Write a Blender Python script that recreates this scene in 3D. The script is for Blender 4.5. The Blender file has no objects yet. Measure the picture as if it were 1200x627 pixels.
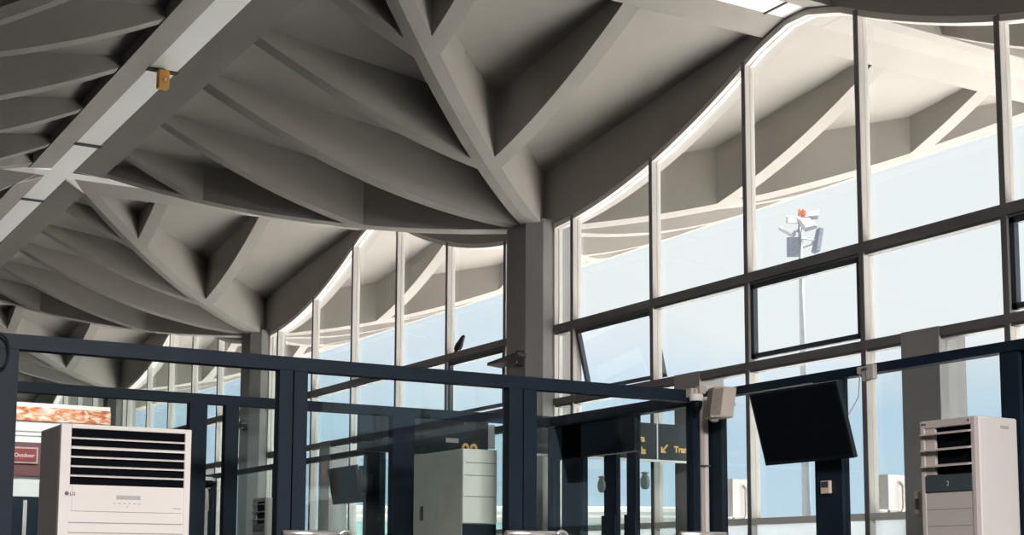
import bpy, bmesh, math, random
from mathutils import Vector, Matrix
random.seed(7)
SC = bpy.context.scene
COL = SC.collection

# ------------------------------------------------------------------ materials
def nodes_of(name):
    m = bpy.data.materials.new(name); m.use_nodes = True
    nt = m.node_tree; nt.nodes.clear()
    out = nt.nodes.new('ShaderNodeOutputMaterial')
    return m, nt, out

def pbr(name, col, rough=.6, metal=0., noise=.06, scale=3., bump=0., bscale=40., spec=.5, emit=None):
    m, nt, out = nodes_of(name)
    b = nt.nodes.new('ShaderNodeBsdfPrincipled')
    b.inputs['Roughness'].default_value = rough
    b.inputs['Metallic'].default_value = metal
    b.inputs['Specular IOR Level'].default_value = spec
    if emit:
        b.inputs['Emission Color'].default_value = (*emit[0], 1); b.inputs['Emission Strength'].default_value = emit[1]
    tc = nt.nodes.new('ShaderNodeTexCoord')
    n = nt.nodes.new('ShaderNodeTexNoise'); n.inputs['Scale'].default_value = scale; n.inputs['Detail'].default_value = 6
    nt.links.new(tc.outputs['Object'], n.inputs['Vector'])
    r = nt.nodes.new('ShaderNodeValToRGB')
    lo = [max(0, c*(1-noise)) for c in col]; hi = [min(1, c*(1+noise)) for c in col]
    r.color_ramp.elements[0].position = .3; r.color_ramp.elements[1].position = .7
    r.color_ramp.elements[0].color = (*lo, 1); r.color_ramp.elements[1].color = (*hi, 1)
    nt.links.new(n.outputs['Fac'], r.inputs['Fac']); nt.links.new(r.outputs['Color'], b.inputs['Base Color'])
    if bump:
        n2 = nt.nodes.new('ShaderNodeTexNoise'); n2.inputs['Scale'].default_value = bscale; n2.inputs['Detail'].default_value = 4
        nt.links.new(tc.outputs['Object'], n2.inputs['Vector'])
        bp = nt.nodes.new('ShaderNodeBump'); bp.inputs['Strength'].default_value = bump; bp.inputs['Distance'].default_value = .01
        nt.links.new(n2.outputs['Fac'], bp.inputs['Height']); nt.links.new(bp.outputs['Normal'], b.inputs['Normal'])
    nt.links.new(b.outputs[0], out.inputs[0])
    return m

def glass(name, tint=(1, 1, 1), refl=1.0):
    m, nt, out = nodes_of(name)
    t = nt.nodes.new('ShaderNodeBsdfTransparent'); t.inputs[0].default_value = (*tint, 1)
    g = nt.nodes.new('ShaderNodeBsdfGlossy'); g.inputs['Roughness'].default_value = .0; g.inputs[0].default_value = (.95, 1, 1, 1)
    fr = nt.nodes.new('ShaderNodeLayerWeight'); fr.inputs['Blend'].default_value = .5      # symmetric for both faces of the pane
    pw = nt.nodes.new('ShaderNodeMath'); pw.operation = 'POWER'; pw.inputs[1].default_value = 5
    nt.links.new(fr.outputs['Facing'], pw.inputs[0])
    mu = nt.nodes.new('ShaderNodeMath'); mu.operation = 'MULTIPLY_ADD'; mu.inputs[1].default_value = .85*refl; mu.inputs[2].default_value = .035*refl; mu.use_clamp = True
    mx = nt.nodes.new('ShaderNodeMixShader')
    nt.links.new(pw.outputs[0], mu.inputs[0]); nt.links.new(mu.outputs[0], mx.inputs[0])
    nt.links.new(t.outputs[0], mx.inputs[1]); nt.links.new(g.outputs[0], mx.inputs[2])
    nt.links.new(mx.outputs[0], out.inputs[0])
    return m

def frosted(name, col):
    m, nt, out = nodes_of(name)
    d = nt.nodes.new('ShaderNodeBsdfDiffuse'); d.inputs[0].default_value = (*col, 1)
    t = nt.nodes.new('ShaderNodeBsdfTranslucent'); t.inputs[0].default_value = (*col, 1)
    mx = nt.nodes.new('ShaderNodeMixShader'); mx.inputs[0].default_value = .8
    nt.links.new(d.outputs[0], mx.inputs[1]); nt.links.new(t.outputs[0], mx.inputs[2]); nt.links.new(mx.outputs[0], out.inputs[0])
    return m

def mural(name):
    m, nt, out = nodes_of(name)
    b = nt.nodes.new('ShaderNodeBsdfPrincipled'); b.inputs['Roughness'].default_value = .7
    tc = nt.nodes.new('ShaderNodeTexCoord'); mp = nt.nodes.new('ShaderNodeMapping')
    mp.inputs['Scale'].default_value = (1, 2.2, 6)
    n = nt.nodes.new('ShaderNodeTexNoise'); n.inputs['Scale'].default_value = 3.2; n.inputs['Detail'].default_value = 9; n.inputs['Distortion'].default_value = .8
    r = nt.nodes.new('ShaderNodeValToRGB'); cr = r.color_ramp
    cr.elements[0].position = .35; cr.elements[0].color = (.50, .10, .04, 1)
    cr.elements[1].position = .62; cr.elements[1].color = (.85, .74, .64, 1)
    e = cr.elements.new(.48); e.color = (.80, .30, .14, 1)
    nt.links.new(tc.outputs['Object'], mp.inputs['Vector']); nt.links.new(mp.outputs[0], n.inputs['Vector'])
    nt.links.new(n.outputs['Fac'], r.inputs['Fac']); nt.links.new(r.outputs[0], b.inputs['Base Color']); nt.links.new(b.outputs[0], out.inputs[0])
    return m

M = dict(
    concrete=pbr('painted_concrete', (.325, .298, .276), .85, noise=.05, scale=1.3, bump=.25, bscale=60, spec=.2),
    ridge=pbr('white_ridge_paint', (.94, .925, .90), .32, noise=.02, scale=1.5, spec=1.),
    column=pbr('column_paint', (.31, .295, .295), .75, noise=.05, scale=2, spec=.25),
    joint=pbr('dark_joint', (.03, .028, .03), .7),
    frame=pbr('light_aluminium_frame', (.62, .58, .55), .5, noise=.04, spec=.4),
    transom=pbr('shaded_aluminium', (.17, .16, .165), .5, noise=.05, spec=.4),  # frame grey darkened: shade of the backlit inner faces put into the colour
    sash=pbr('dark_sash', (.045, .055, .07), .4, noise=.05),
    navy=pbr('dark_navy_metal', (.008, .017, .030), .55, metal=.0, noise=.12, scale=6, spec=.25),
    black=pbr('black_plastic', (.006, .009, .014), .32, spec=.5),
    screen=pbr('screen_black', (.004, .006, .010), .5, spec=.12),
    acwhite=pbr('white_enamel', (.70, .66, .645), .45, noise=.02, spec=.4),
    acgrey=pbr('grey_enamel', (.50, .45, .435), .5, noise=.03, spec=.4),
    acline=pbr('panel_groove', (.30, .28, .28), .6),
    slot=pbr('dark_slot', (.004, .005, .007), .9, spec=.03),
    darkpanel=pbr('slate_panel', (.05, .065, .075), .4),
    logo=pbr('logo_grey', (.10, .10, .12), .5),
    faint=pbr('faint_print', (.42, .41, .41), .6),
    beige=pbr('beige_plastic', (.56, .48, .42), .55, noise=.03),
    tan=pbr('tan_plastic', (.74, .62, .48), .5, noise=.03),
    orange=pbr('ochre_box', (.70, .36, .07), .5, noise=.10, scale=9),
    steel=pbr('brushed_steel', (.62, .60, .58), .28, metal=.9, noise=.05),
    galv=pbr('galvanised_steel', (.42, .43, .45), .5, metal=.3, noise=.08),
    lamp=pbr('floodlight_housing', (.34, .34, .36), .45, noise=.05),
    lampdark=pbr('floodlight_grille', (.20, .22, .26), .5, noise=.2, scale=12),
    red=pbr('beacon_red', (.80, .22, .12), .4),
    floor=pbr('terrazzo_floor', (.16, .165, .17), .9, noise=.12, scale=8, spec=.1),
    darkfloor=pbr('dark_floor_zone', (.035, .042, .052), .95, noise=.2, scale=30, spec=.05),
    farground=pbr('dark_far_ground', (.09, .092, .097), .9, noise=.12, scale=2, spec=.1),
    apron=pbr('apron_concrete', (.80, .775, .74), .9, noise=.05, scale=.3, spec=.1),
    wall=pbr('interior_wall', (.04, .05, .06), .8),
    white=pbr('white_plaster', (.55, .54, .52), .8, noise=.03),
    sill=pbr('cream_sill', (.86, .82, .76), .7),
    signred=pbr('sign_red', (.26, .03, .035), .5), 
    redboard=pbr('maroon_board', (.16, .055, .06), .6),
    signblack=pbr('sign_black', (.012, .018, .024), .4),
    gold=pbr('sign_gold', (.85, .50, .16), .5, emit=((.9, .52, .16), .12)),
    signwhite=pbr('sign_white', (.82, .80, .78), .5),
    concretegrey=pbr('grey_cabinet_sheet', (.50, .51, .46), .6, noise=.08, scale=4),
    tyre=pbr('tyre_rubber', (.02, .02, .02), .8),
    busglass=pbr('bus_window', (.30, .48, .47), .2, noise=.15, scale=2),
    bird=pbr('bird_feather', (.022, .020, .020), .7, noise=.25, scale=30),
    mural=mural('orange_mural'),
    frost=frosted('white_frosted_panel', (.72, .75, .78)),
    glass=glass('clear_window_glass', (.95, .97, .97), .8),
    boxglass=glass('partition_glass', (.95, .98, .975), .6),
    darkglass=glass('smoked_side_glass', (.30, .40, .42), 1.0),
)

# ------------------------------------------------------------------ builders
class MB:
    """collects shapes (world coordinates) into ONE mesh"""
    def __init__(self): self.bm = bmesh.new()
    def poly(self, pts):
        vs = [self.bm.verts.new(p) for p in pts]
        return self.bm.faces.new(vs)
    def box(self, x0, x1, y0, y1, z0, z1, bevel=0):
        bm = self.bm
        v = [bm.verts.new((x, y, z)) for z in (z0, z1) for x, y in ((x0, y0), (x1, y0), (x1, y1), (x0, y1))]
        fs = [bm.faces.new([v[i] for i in f]) for f in ((3, 2, 1, 0), (4, 5, 6, 7), (0, 1, 5, 4), (1, 2, 6, 5), (2, 3, 7, 6), (3, 0, 4, 7))]
        if bevel:
            es = list({e for f in fs for e in f.edges})
            bmesh.ops.bevel(bm, geom=es, offset=bevel, segments=2, affect='EDGES', profile=.5)
        return self
    def prism(self, pts, vec):
        """closed prism: polygon pts swept by vec"""
        bm = self.bm; vec = Vector(vec)
        a = [bm.verts.new(Vector(p)) for p in pts]; b = [bm.verts.new(Vector(p)+vec) for p in pts]
        n = len(pts)
        bm.faces.new(a[::-1]); bm.faces.new(b)
        for i in range(n): bm.faces.new([a[i], a[(i+1) % n], b[(i+1) % n], b[i]])
        return self
    def loft(self, rings, closed=True, cap=True):
        bm = self.bm
        R = [[bm.verts.new(p) for p in r] for r in rings]; n = len(R[0])
        for a, b in zip(R[:-1], R[1:]):
            for i in range(n if closed else n-1):
                j = (i+1) % n
                bm.faces.new([a[i], a[j], b[j], b[i]])
        if cap and closed:
            bm.faces.new(R[0][::-1]); bm.faces.new(R[-1])
        return self
    def tube(self, pts, r, n=10, cap=True):
        pts = [Vector(p) for p in pts]; rings = []
        rs = r if isinstance(r, (list, tuple)) else [r]*len(pts)
        up = None
        for i, p in enumerate(pts):
            d = (pts[min(i+1, len(pts)-1)]-pts[max(i-1, 0)]).normalized()
            if up is None: up = Vector((0, 0, 1)) if abs(d.z) < .9 else Vector((1, 0, 0))
            s = d.cross(up).normalized(); up = s.cross(d).normalized()
            rings.append([p+(s*math.cos(t)+up*math.sin(t))*rs[i] for t in [2*math.pi*k/n for k in range(n)]])
        return self.loft(rings, True, cap)
    def lathe(self, c, prof, n=20):
        """profile [(r,z)] around the vertical axis at c"""
        c = Vector(c)
        return self.loft([[c+Vector((max(r, .0005)*math.cos(2*math.pi*k/n), max(r, .0005)*math.sin(2*math.pi*k/n), z)) for k in range(n)] for r, z in prof])
    def ball(self, c, rx, ry, rz, rot=None, seg=14):
        ret = bmesh.ops.create_uvsphere(self.bm, u_segments=seg, v_segments=seg//2+2, radius=1)
        m = Matrix.Translation(c) @ (rot.to_4x4() if rot else Matrix()) @ Matrix.Diagonal((rx, ry, rz, 1))
        bmesh.ops.transform(self.bm, matrix=m, verts=ret['verts']); return self
    def build(self, name, mat, parent=None, smooth=False, origin=None):
        bm = self.bm
        bmesh.ops.recalc_face_normals(bm, faces=bm.faces)
        o_ = Vector((0, 0, 0))
        p = parent
        while p is not None: o_ += Vector(p.location); p = p.parent
        own = Vector((0, 0, 0))
        if parent is None and origin is not None: own = Vector(origin)
        for v in bm.verts: v.co -= (o_ + own)
        me = bpy.data.meshes.new(name); bm.to_mesh(me); bm.free()
        if smooth:
            for f in me.polygons: f.use_smooth = True
        me.materials.append(M[mat] if isinstance(mat, str) else mat)
        o = bpy.data.objects.new(name, me); COL.objects.link(o)
        o.parent = parent
        if parent is None: o.location = own
        return o

def empty(name, loc=(0, 0, 0), label=None, cat=None, group=None, kind=None, rz=0):
    o = bpy.data.objects.new(name, None); o.empty_display_size = .2
    COL.objects.link(o); o.location = loc; o.rotation_euler[2] = rz
    return tag(o, label, cat, group, kind)
def tag(o, label=None, cat=None, group=None, kind=None):
    if label: o['label'] = label
    if cat: o['category'] = cat
    if group: o['group'] = group
    if kind: o['kind'] = kind
    return o
def copy_tree(o, parent=None, dloc=(0, 0, 0)):
    c = o.copy(); COL.objects.link(c); c.parent = parent
    if parent is None: c.location = Vector(o.location)+Vector(dloc)
    for ch in list(o.children): copy_tree(ch, c)
    return c
def text(name, body, size, mat, parent, mtx, depth=.002, align='LEFT', bold=0.):
    cu = bpy.data.curves.new(name, 'FONT'); cu.body = body; cu.size = size; cu.extrude = depth; cu.align_x = align; cu.offset = bold
    t = bpy.data.objects.new(name+'_tmp', cu); COL.objects.link(t)
    dg = bpy.context.evaluated_depsgraph_get(); dg.update()
    me = bpy.data.meshes.new_from_object(t.evaluated_get(dg))
    bpy.data.objects.remove(t); bpy.data.curves.remove(cu)
    o_ = Vector((0, 0, 0)); p = parent
    while p is not None: o_ += Vector(p.location); p = p.parent
    me.transform(Matrix.Translation(-o_) @ mtx)
    me.materials.clear(); me.materials.append(M[mat])
    o = bpy.data.objects.new(name, me); me.name = name; COL.objects.link(o); o.parent = parent
    return o
FACE_X = Matrix(((0, 0, 1, 0), (1, 0, 0, 0), (0, 1, 0, 0), (0, 0, 0, 1)))      # text reads from +X: right = +Y, up = +Z
FACE_NY = Matrix(((1, 0, 0, 0), (0, 0, -1, 0), (0, 1, 0, 0), (0, 0, 0, 1)))    # text reads from -Y: right = +X, up = +Z

# ------------------------------------------------------------------ dimensions
P = 1.5                     # window pitch
BAY = 9.0                   # square roof bay
Z0, ZA = 5.05, .0625        # rib underside: z = Z0 + ZA t^2, t measured from the column line
ZR = 6.15                   # soffit of the ridge beams
T1, T2 = 3.865, 3.02        # tops of the two transoms
SILL = 1.56
COLX = [18, 9, 0, -9, -18, -27, -36]
FY = .30                    # outer face of the facade beam

def tdist(v): return abs(v - BAY*round(v/BAY))
def zb(x, y):
    tx = tdist(x); ty = tdist(y) if y <= 0 else min(y, 9-y)
    return min(Z0 + ZA*max(tx, ty)**2, 6.157)
def zc(x, y):
    ux = 4.5 - tdist(x); uy = 4.5 - (tdist(y) if y <= 0 else abs(y))
    return 6.24 - .13*max(0, min(ux, uy))

def rib(mb, p0, p1, w, n=22, top=.08):
    p0 = Vector(p0); p1 = Vector(p1); d = (p1-p0).normalized(); s = Vector((-d.y, d.x))*w
    rings = []
    for i in range(n+1):
        q = p0.lerp(p1, i/n); L = q+s; R = q-s
        zt = max(zc(q.x, q.y), zb(q.x, q.y)) + top
        rings.append([(L.x, L.y, zb(L.x, L.y)), (q.x, q.y, zb(q.x, q.y)), (R.x, R.y, zb(R.x, R.y)), (R.x, R.y, zt), (L.x, L.y, zt)])
    return mb.loft(rings)

def arch_z(x):
    u = 4.5-tdist(x); z = Z0 + ZA*tdist(x)**2
    return min(z, hz(max(u, .14))-.004) if u < .6 else z
UEND = .30                  # ribs die into the ridge panels
def hz(u): return 6.15 - (u-.14)*.29          # ridge panel underside
def ridge_quads(cx, cy, sx, sy, n0=.14, n1=.45, e1=4.5, e2=4.5):
    """panels of one quadrant; sx, sy = signs; e1/e2 = reach along x / y"""
    P3 = lambda u1, u2, z: (cx+sx*u1, cy+sy*u2, z)
    a = [P3(n0, n0, hz(n0)), P3(e1, n0, hz(n0)), P3(e1, n1, hz(n1)), P3(n1, n1, hz(n1))]
    b = [P3(n0, n0, hz(n0)), P3(n0, e2, hz(n0)), P3(n1, e2, hz(n1)), P3(n1, n1, hz(n1))]
    ta = [P3(n1, n1, hz(n1)), P3(e1, n1, hz(n1)), P3(e1, n1, 6.3), P3(n1, n1, 6.3)]
    tb = [P3(n1, n1, hz(n1)), P3(n1, e2, hz(n1)), P3(n1, e2, 6.3), P3(n1, n1, 6.3)]
    return [a, b, ta, tb]

def vault(x0, y0, ysides, label_joint=True, yreach=4.5):
    """roof bay with node at (x0+4.5, y0+-4.5)"""
    pass

def shell_quadrant(mb, cx, cy, sx, sy, ycut=0.):
    """two sloping triangles of the vault, 0.14 thick"""
    V = lambda u1, u2, dz=0: (cx+sx*u1, cy+sy*u2, 6.24-.13*min(u1, u2)+dz)
    for tri in (((0, 0), (4.5, 0), (4.5, 4.5)), ((0, 0), (0, 4.5), (4.5, 4.5))):
        mb.prism([V(*p) for p in tri], (0, 0, .14))

def roof_bay(x0, first):
    cx, cy = x0+4.5, -4.5
    root = empty('ceiling', (cx, cy, 0), kind='structure')
    sh = MB()
    for sx in (1, -1):
        for sy in (1, -1): shell_quadrant(sh, cx, cy, sx, sy)
    sh.build('vault_shell', 'concrete', root)
    # ridge panels
    pn = MB()
    for sx in (1, -1):
        for sy in (1, -1):
            for q in ridge_quads(cx, cy, sx, sy): pn.poly(q)
    pn.build('ridge_panel', 'concrete', root)
    # white ridge soffits: a cross with pointed star tips at the node
    h = .14
    rb = MB()
    rb.box(x0, x0+9, cy-h, cy+h, 6.15, 6.32); 
    rb.box(cx-h, cx+h, -9, cy-h, 6.15, 6.32); rb.box(cx-h, cx+h, cy+h, 0, 6.15, 6.32)
    rb.build('ridge_beam', 'ridge', root)
    for sx in (1, -1):
        for sy in (1, -1):
            st = MB()
            st.prism([(cx+sx*h, cy+sy*(h-.02), 6.1495), (cx+sx*(h+.10), cy+sy*(h-.0), 6.149), (cx+sx*.44, cy+sy*.44, 6.058), (cx+sx*h, cy+sy*(h+.10), 6.149), (cx+sx*(h-.02), cy+sy*h, 6.1495)], (0, 0, .05))
            st.build('star_tip', 'ridge', root)
    # ribs
    for sx in (1, -1):
        for sy in (1, -1):
            colx, coly = cx+sx*4.5, cy+sy*4.5
            rib(MB2 := MB(), (colx-sx*.12, coly-sy*.12), (cx+sx*.32, cy+sy*.32), .125, 26)
            MB2.build('diagonal_rib', 'concrete', root)
            for t in (1.5, 3.0):
                rib(b := MB(), (colx-sx*t, coly-sy*t), (cx+sx*UEND, coly-sy*t), .09); b.build('cross_rib', 'concrete', root)
                rib(b := MB(), (colx-sx*t, coly-sy*t), (colx-sx*t, cy+sy*UEND), .09); b.build('cross_rib', 'concrete', root)
    for sy in (1, -1):                       # arch on the column line x0
        rib(b := MB(), (x0, cy+sy*4.4), (x0, cy+sy*UEND), .10); b.build('column_line_arch', 'concrete', root)
    for sx in (1, -1):                       # facade arch and the arch on the inner column line
        b = MB(); rings = []
        for i in range(27):
            x = cx+sx*4.5 - sx*i/26*(4.5-.0); z = arch_z(x); zt = max(zc(x, 0), z)+.10
            rings.append([(x, -.0, z), (x, FY, z), (x, FY, zt), (x, -.0, zt)])
        b.loft(rings).build('facade_arch', 'concrete', root)
        b = MB()
        rib(b, (cx+sx*4.4, -9), (cx+sx*UEND, -9), .12); b.build('inner_arch', 'concrete', root)
    # expansion joints across the main ridge
    for dx in (1., 3., 5.) if True else ():
        xx = x0 + dx*1.5 + (0 if True else 0)
        if dx == 3.: xx = x0 + 4.5 - 1.5
        if dx == 1.: xx = x0
        if dx == 5.: xx = x0 + 6.
        b = MB(); b.box(xx-.045, xx+.045, cy-h-.02, cy+h+.02, 6.138, 6.2); b.build('expansion_joint', 'joint', root)
    b = MB(); b.box(cx-h-.02, cx+h+.02, -.25, -.225, 6.142, 6.2); b.build('expansion_joint', 'joint', root)
    return root

def canopy(x0):
    cx, cy = x0+4.5, 4.5
    root = empty('ceiling', (cx, cy, 0), kind='structure')
    sh = MB()
    for sx in (1, -1):
        V = lambda u1, u2: (cx+sx*u1, cy-u2, 6.24-.13*min(u1, u2))
        e = 4.5-FY+.05
        sh.prism([V(0, 0), V(4.5, 0), V(4.5, 4.5)], (0, 0, .14))
        sh.prism([V(0, 0), V(0, 4.5), V(4.5, 4.5)], (0, 0, .14))
    sh.build('vault_shell', 'concrete', root)
    pn = MB(); ey = 4.5-FY
    for sx in (1, -1):
        for q in ridge_quads(cx, cy, sx, -1, e2=ey): pn.poly(q)
    pn.build('ridge_panel', 'concrete', root)
    h = .14
    rb = MB(); rb.box(cx-h, cx+h, FY, cy-h, 6.15, 6.32)
    rb.build('ridge_beam', 'concrete', root)
    eb = MB(); eb.box(x0, x0+9, cy-h-.001, cy-h+.06, 6.146, 6.5); eb.build('edge_beam', 'concrete', root)
    for sx in (1, -1):
        colx = cx+sx*4.5
        rib(b := MB(), (colx-sx*.2, .2), (cx+sx*.32, cy-.32), .125, 26); b.build('diagonal_rib', 'concrete', root)
        for t in (1.5, 3.0):
            rib(b := MB(), (colx-sx*t, t), (cx+sx*UEND, t), .09); b.build('cross_rib', 'concrete', root)
            rib(b := MB(), (colx-sx*t, t), (colx-sx*t, cy-UEND), .09); b.build('cross_rib', 'concrete', root)
    rib(b := MB(), (x0, FY), (x0, cy-UEND), .10); b.build('column_line_arch', 'concrete', root)
    return root

# ------------------------------------------------------------------ facade windows
def facade(x0, n, open_pane=None, dark_sashes=()):
    root = empty('window_%d' % n, (x0, 0, 0), kind='structure')
    mx = [x0+.75+P*i for i in range(6)]          # mullion centre lines (inner face 5 cm wide)
    MW, MD = .026, .115
    for x in mx:
        b = MB(); zt = arch_z(x)-.0
        b.box(x-MW, x+MW, 0.004, .058, 0, zt-.01); b.box(x-MW, x+MW-.003, .064, MD, 0, zt-.01); b.box(x-MW+.006, x+MW-.012, .05, .07, 0, zt-.02)
        b.build('mullion', 'frame', root)
        b = MB(); b.box(x-MW-.001, x+MW-.0005, -.002, .006, 0, zt-.012); b.build('mullion_shade_strip', 'transom', root)  # dark strip paints the shade on the mullion's inner face
    # transoms
    xs = [x0+.30]+mx+[x0+8.70]
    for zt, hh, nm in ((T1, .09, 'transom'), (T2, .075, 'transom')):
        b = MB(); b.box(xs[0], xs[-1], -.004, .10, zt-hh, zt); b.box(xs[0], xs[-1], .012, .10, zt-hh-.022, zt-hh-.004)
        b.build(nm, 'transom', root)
    b = MB(); b.box(xs[0], xs[-1], .0, .16, SILL-.05, SILL+.01); b.build('sill', 'sill', root)
    # frame head hugging the arch
    b = MB()
    N = 60
    for y0_, y1_ in ((.006, .058), (.066, .12)):
        rings = []
        for i in range(N+1):
            x = x0+.30 + (8.4)*i/N; z = arch_z(x)
            rings.append([(x, y0_, z-.06), (x, y1_, z-.06), (x, y1_, z-.001), (x, y0_, z-.001)])
        b.loft(rings)
    b.build('frame_head', 'frame', root)
    # narrow frames next to the columns
    for x in (x0+.36, x0+8.64):
        b = MB(); b.box(x-.02, x+.02, .006, .058, 0, arch_z(x)-.03); b.box(x-.02, x+.02, .066, .115, 0, arch_z(x)-.03); b.build('jamb', 'frame', root)
    # glass
    for i in range(len(xs)-1):
        xa, xb = xs[i], xs[i+1]
        b = MB(); pts = [(xa, .085, T1-.03), (xb, .085, T1-.03)]
        for k in range(9):
            x = xb+(xa-xb)*k/8; pts.append((x, .085, arch_z(x)-.03))
        b.prism(pts, (0, .008, 0)); b.build('pane', 'glass', root)
        b = MB(); b.box(xa, xb, .085, .093, SILL, T2-.05); b.build('pane', 'glass', root)
        if i != open_pane:
            b = MB(); b.box(xa, xb, .085, .093, T2-.01, T1-.08); b.build('pane', 'glass', root)
    b = MB(); b.box(xs[0], xs[-1], .07, .10, .0, SILL-.03); b.build('spandrel_panel', 'frost', root)
    # sashes in the middle row
    def sash(xa, xb, tilt, mat):
        zt, zb_ = T1-.115, T2+.03
        hgt = zt-zb_; fw = .045
        sr = empty('sash', (0, 0, 0)); sr.parent = root
        o = Vector((x0, 0, 0))
        parts = [(xa, xb, 0, fw), (xa, xb, hgt-fw, hgt), (xa, xa+fw, 0, hgt), (xb-fw, xb, 0, hgt)]
        def pt(x, s, d):
            return Vector((x, .02+math.sin(tilt)*s+d*math.cos(tilt), zt-math.cos(tilt)*s+d*math.sin(tilt)))
        b = MB()
        for (a, c, s0, s1) in parts:
            rings = [[pt(a, s0, 0), pt(c, s0, 0), pt(c, s0, .05), pt(a, s0, .05)], [pt(a, s1, 0), pt(c, s1, 0), pt(c, s1, .05), pt(a, s1, .05)]]
            b.loft(rings)
        b.build('sash_frame', mat, root)
        COL.objects.unlink(sr); bpy.data.objects.remove(sr)
        g = MB(); g.loft([[pt(xa+fw, fw, .02), pt(xb-fw, fw, .02), pt(xb-fw, fw, .026), pt(xa+fw, fw, .026)], [pt(xa+fw, hgt-fw, .02), pt(xb-fw, hgt-fw, .02), pt(xb-fw, hgt-fw, .026), pt(xa+fw, hgt-fw, .026)]])
        if tilt: g.build('pane', 'glass', root)
        else: g.bm.free()
    for i in dark_sashes: sash(xs[i]+.035, xs[i+1]-.035, 0, 'sash')
    if open_pane is not None: sash(xs[open_pane]+.035, xs[open_pane+1]-.035, math.radians(13), 'sash')
    return root

# ------------------------------------------------------------------ the shell of the hall
bays = [9, 0, -9, -18, -27, -36]
for i, x0 in enumerate(bays): roof_bay(x0, i == 0)
for x0 in bays: canopy(x0)
for i, x0 in enumerate(bays):
    facade(x0, i+1, open_pane=1 if x0 == 0 else None, dark_sashes=((3, 5) if x0 == 0 else (5,) if x0 == -9 else ()))
# short pillars under the lower transom, two to a bay
k = 0
for x0 in bays[:4]:
    for dx in (2.64, 5.685):
        k += 1
        b = MB(); b.box(x0+dx, x0+dx+.405, -.012, .29, 0, T2+.005, .004); b.build('trim_%d' % k, 'column', origin=(x0+dx+.2, .14, 0))['kind'] = 'structure'

def shaft(cx, cy, h=5.10, a=.36, c=.145):
    pts = [(a, -a+.08+c), (a, .30), (-a, .30), (-a, -a+.08+c), (-a+c, -a+.08), (a-c, -a+.08)]
    b = MB(); b.prism([(cx+x, cy+y, 0) for x, y in pts], (0, 0, h)); return b
COLL = {0: 'large grey chamfered concrete column right of the bird, first full column in view',
        -9: 'grey concrete column further back, its top left of the arched windows',
        9: 'grey concrete column just right of the picture, nearest the camera',
        -18: 'distant concrete column seen through the glass booth, third along the windows',
        -27: 'far concrete column in the row beyond the third one',
        18: 'grey concrete column behind the camera', 27: ''}
for x, lab in COLL.items():
    if x in (18, 27): continue
    b = shaft(x, 0); tag(b.build('concrete_column', 'column', origin=(x, 0, 0)), lab, 'column', 'columns along the window wall')

b = MB(); b.box(-38, 18.5, -4.2, .3, -.2, 0); b.build('floor', 'floor')['kind'] = 'structure'
b = MB(); b.box(-38, 18.5, -14, -4.2, -.2, 0); b.build('floor', 'darkfloor')['kind'] = 'structure'  # unseen floor zone, made dark to cut light bounced up to the roof
b = MB(); b.box(-38, 18.5, -14.2, -14, 0, 6.6); b.build('wall_left', 'wall')['kind'] = 'structure'
b = MB(); b.box(-38, -36.4, -14, .3, 0, 6.6); b.build('wall_far', 'wall')['kind'] = 'structure'
b = MB(); b.box(18.2, 18.5, -14, .3, 0, 6.6); b.build('wall_back', 'wall')['kind'] = 'structure'
b = MB(); b.box(-38, 18.5, -14, -9.14, 6.0, 6.5); b.build('ceiling_side', 'wall')['kind'] = 'structure'
b = MB(); b.box(-260, 160, .3, 11, -.25, -.02); b.build('ground', 'apron')['kind'] = 'structure'
b = MB(); b.box(-260, 160, 11, 300, -.25, -.02); b.build('ground', 'farground')['kind'] = 'structure'  # unseen far ground, made dark so less level light reaches the ribs

# ------------------------------------------------------------------ glass booth and its side screen
FX, BX, SY, TOP = 5.684, 3.55, -2.022, 2.404
def partition(name, loc, label, group='dark framed glass screens of the booth'):
    return empty(name, loc, label, 'glass partition', group)
# front screen, plane x = FX
root = partition('glass_partition', (FX, -4.6, 0), 'dark navy framed glass screen behind the wide air conditioner, front of the booth')
FRONT = root
b = MB(); b.box(FX-.06, FX+.03, -8.6, SY+.03, TOP-.085, TOP); b.build('top_rail', 'navy', root)
posts = [(-7.035, -6.93), (-5.372, -5.285), (-5.275, -5.186), (-3.725, -3.62), (-3.61, -3.507), (-2.17, -2.105)]
for ya, yb in posts:
    b = MB(); b.box(FX-.055, FX+.025, ya, yb, 0, TOP-.085); b.build('post', 'navy', root)
b = MB(); b.box(FX-.05, FX+.02, -8.6, -2.17, 0, .12); b.build('bottom_rail', 'navy', root)
for ya, yb in ((-8.6, -7.035), (-6.93, -5.372), (-5.186, -3.725), (-3.507, -2.17)):
    b = MB(); b.box(FX-.02, FX-.012, ya, yb, .12, TOP-.085); b.build('glass_panel', 'boxglass', root)
# back screen, plane x = BX
root = partition('glass_partition', (BX, -4.6, 0), 'inner glass screen with a dark top rail, back of the glass booth')
b = MB(); b.box(BX-.04, BX+.04, -8.6, SY-.05, TOP-.075, TOP); b.build('top_rail', 'navy', root)
for ya, yb in ((-5.255, -5.12), (-4.975, -4.87), (-3.57, -3.375), (-7.0, -6.9)):
    b = MB(); b.box(BX-.04, BX+.04, ya, yb, 0, TOP-.075); b.build('post', 'navy', root)
b = MB(); b.box(BX-.03, BX+.03, -8.6, SY-.05, 0, .12); b.build('bottom_rail', 'navy', root)
for ya, yb in ((-8.6, -7.0), (-6.9, -5.255), (-4.87, -3.57), (-3.375, -2.1)):
    b = MB(); b.box(BX-.004, BX+.004, ya, yb, .12, TOP-.075); b.build('glass_panel', 'boxglass', root)
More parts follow.
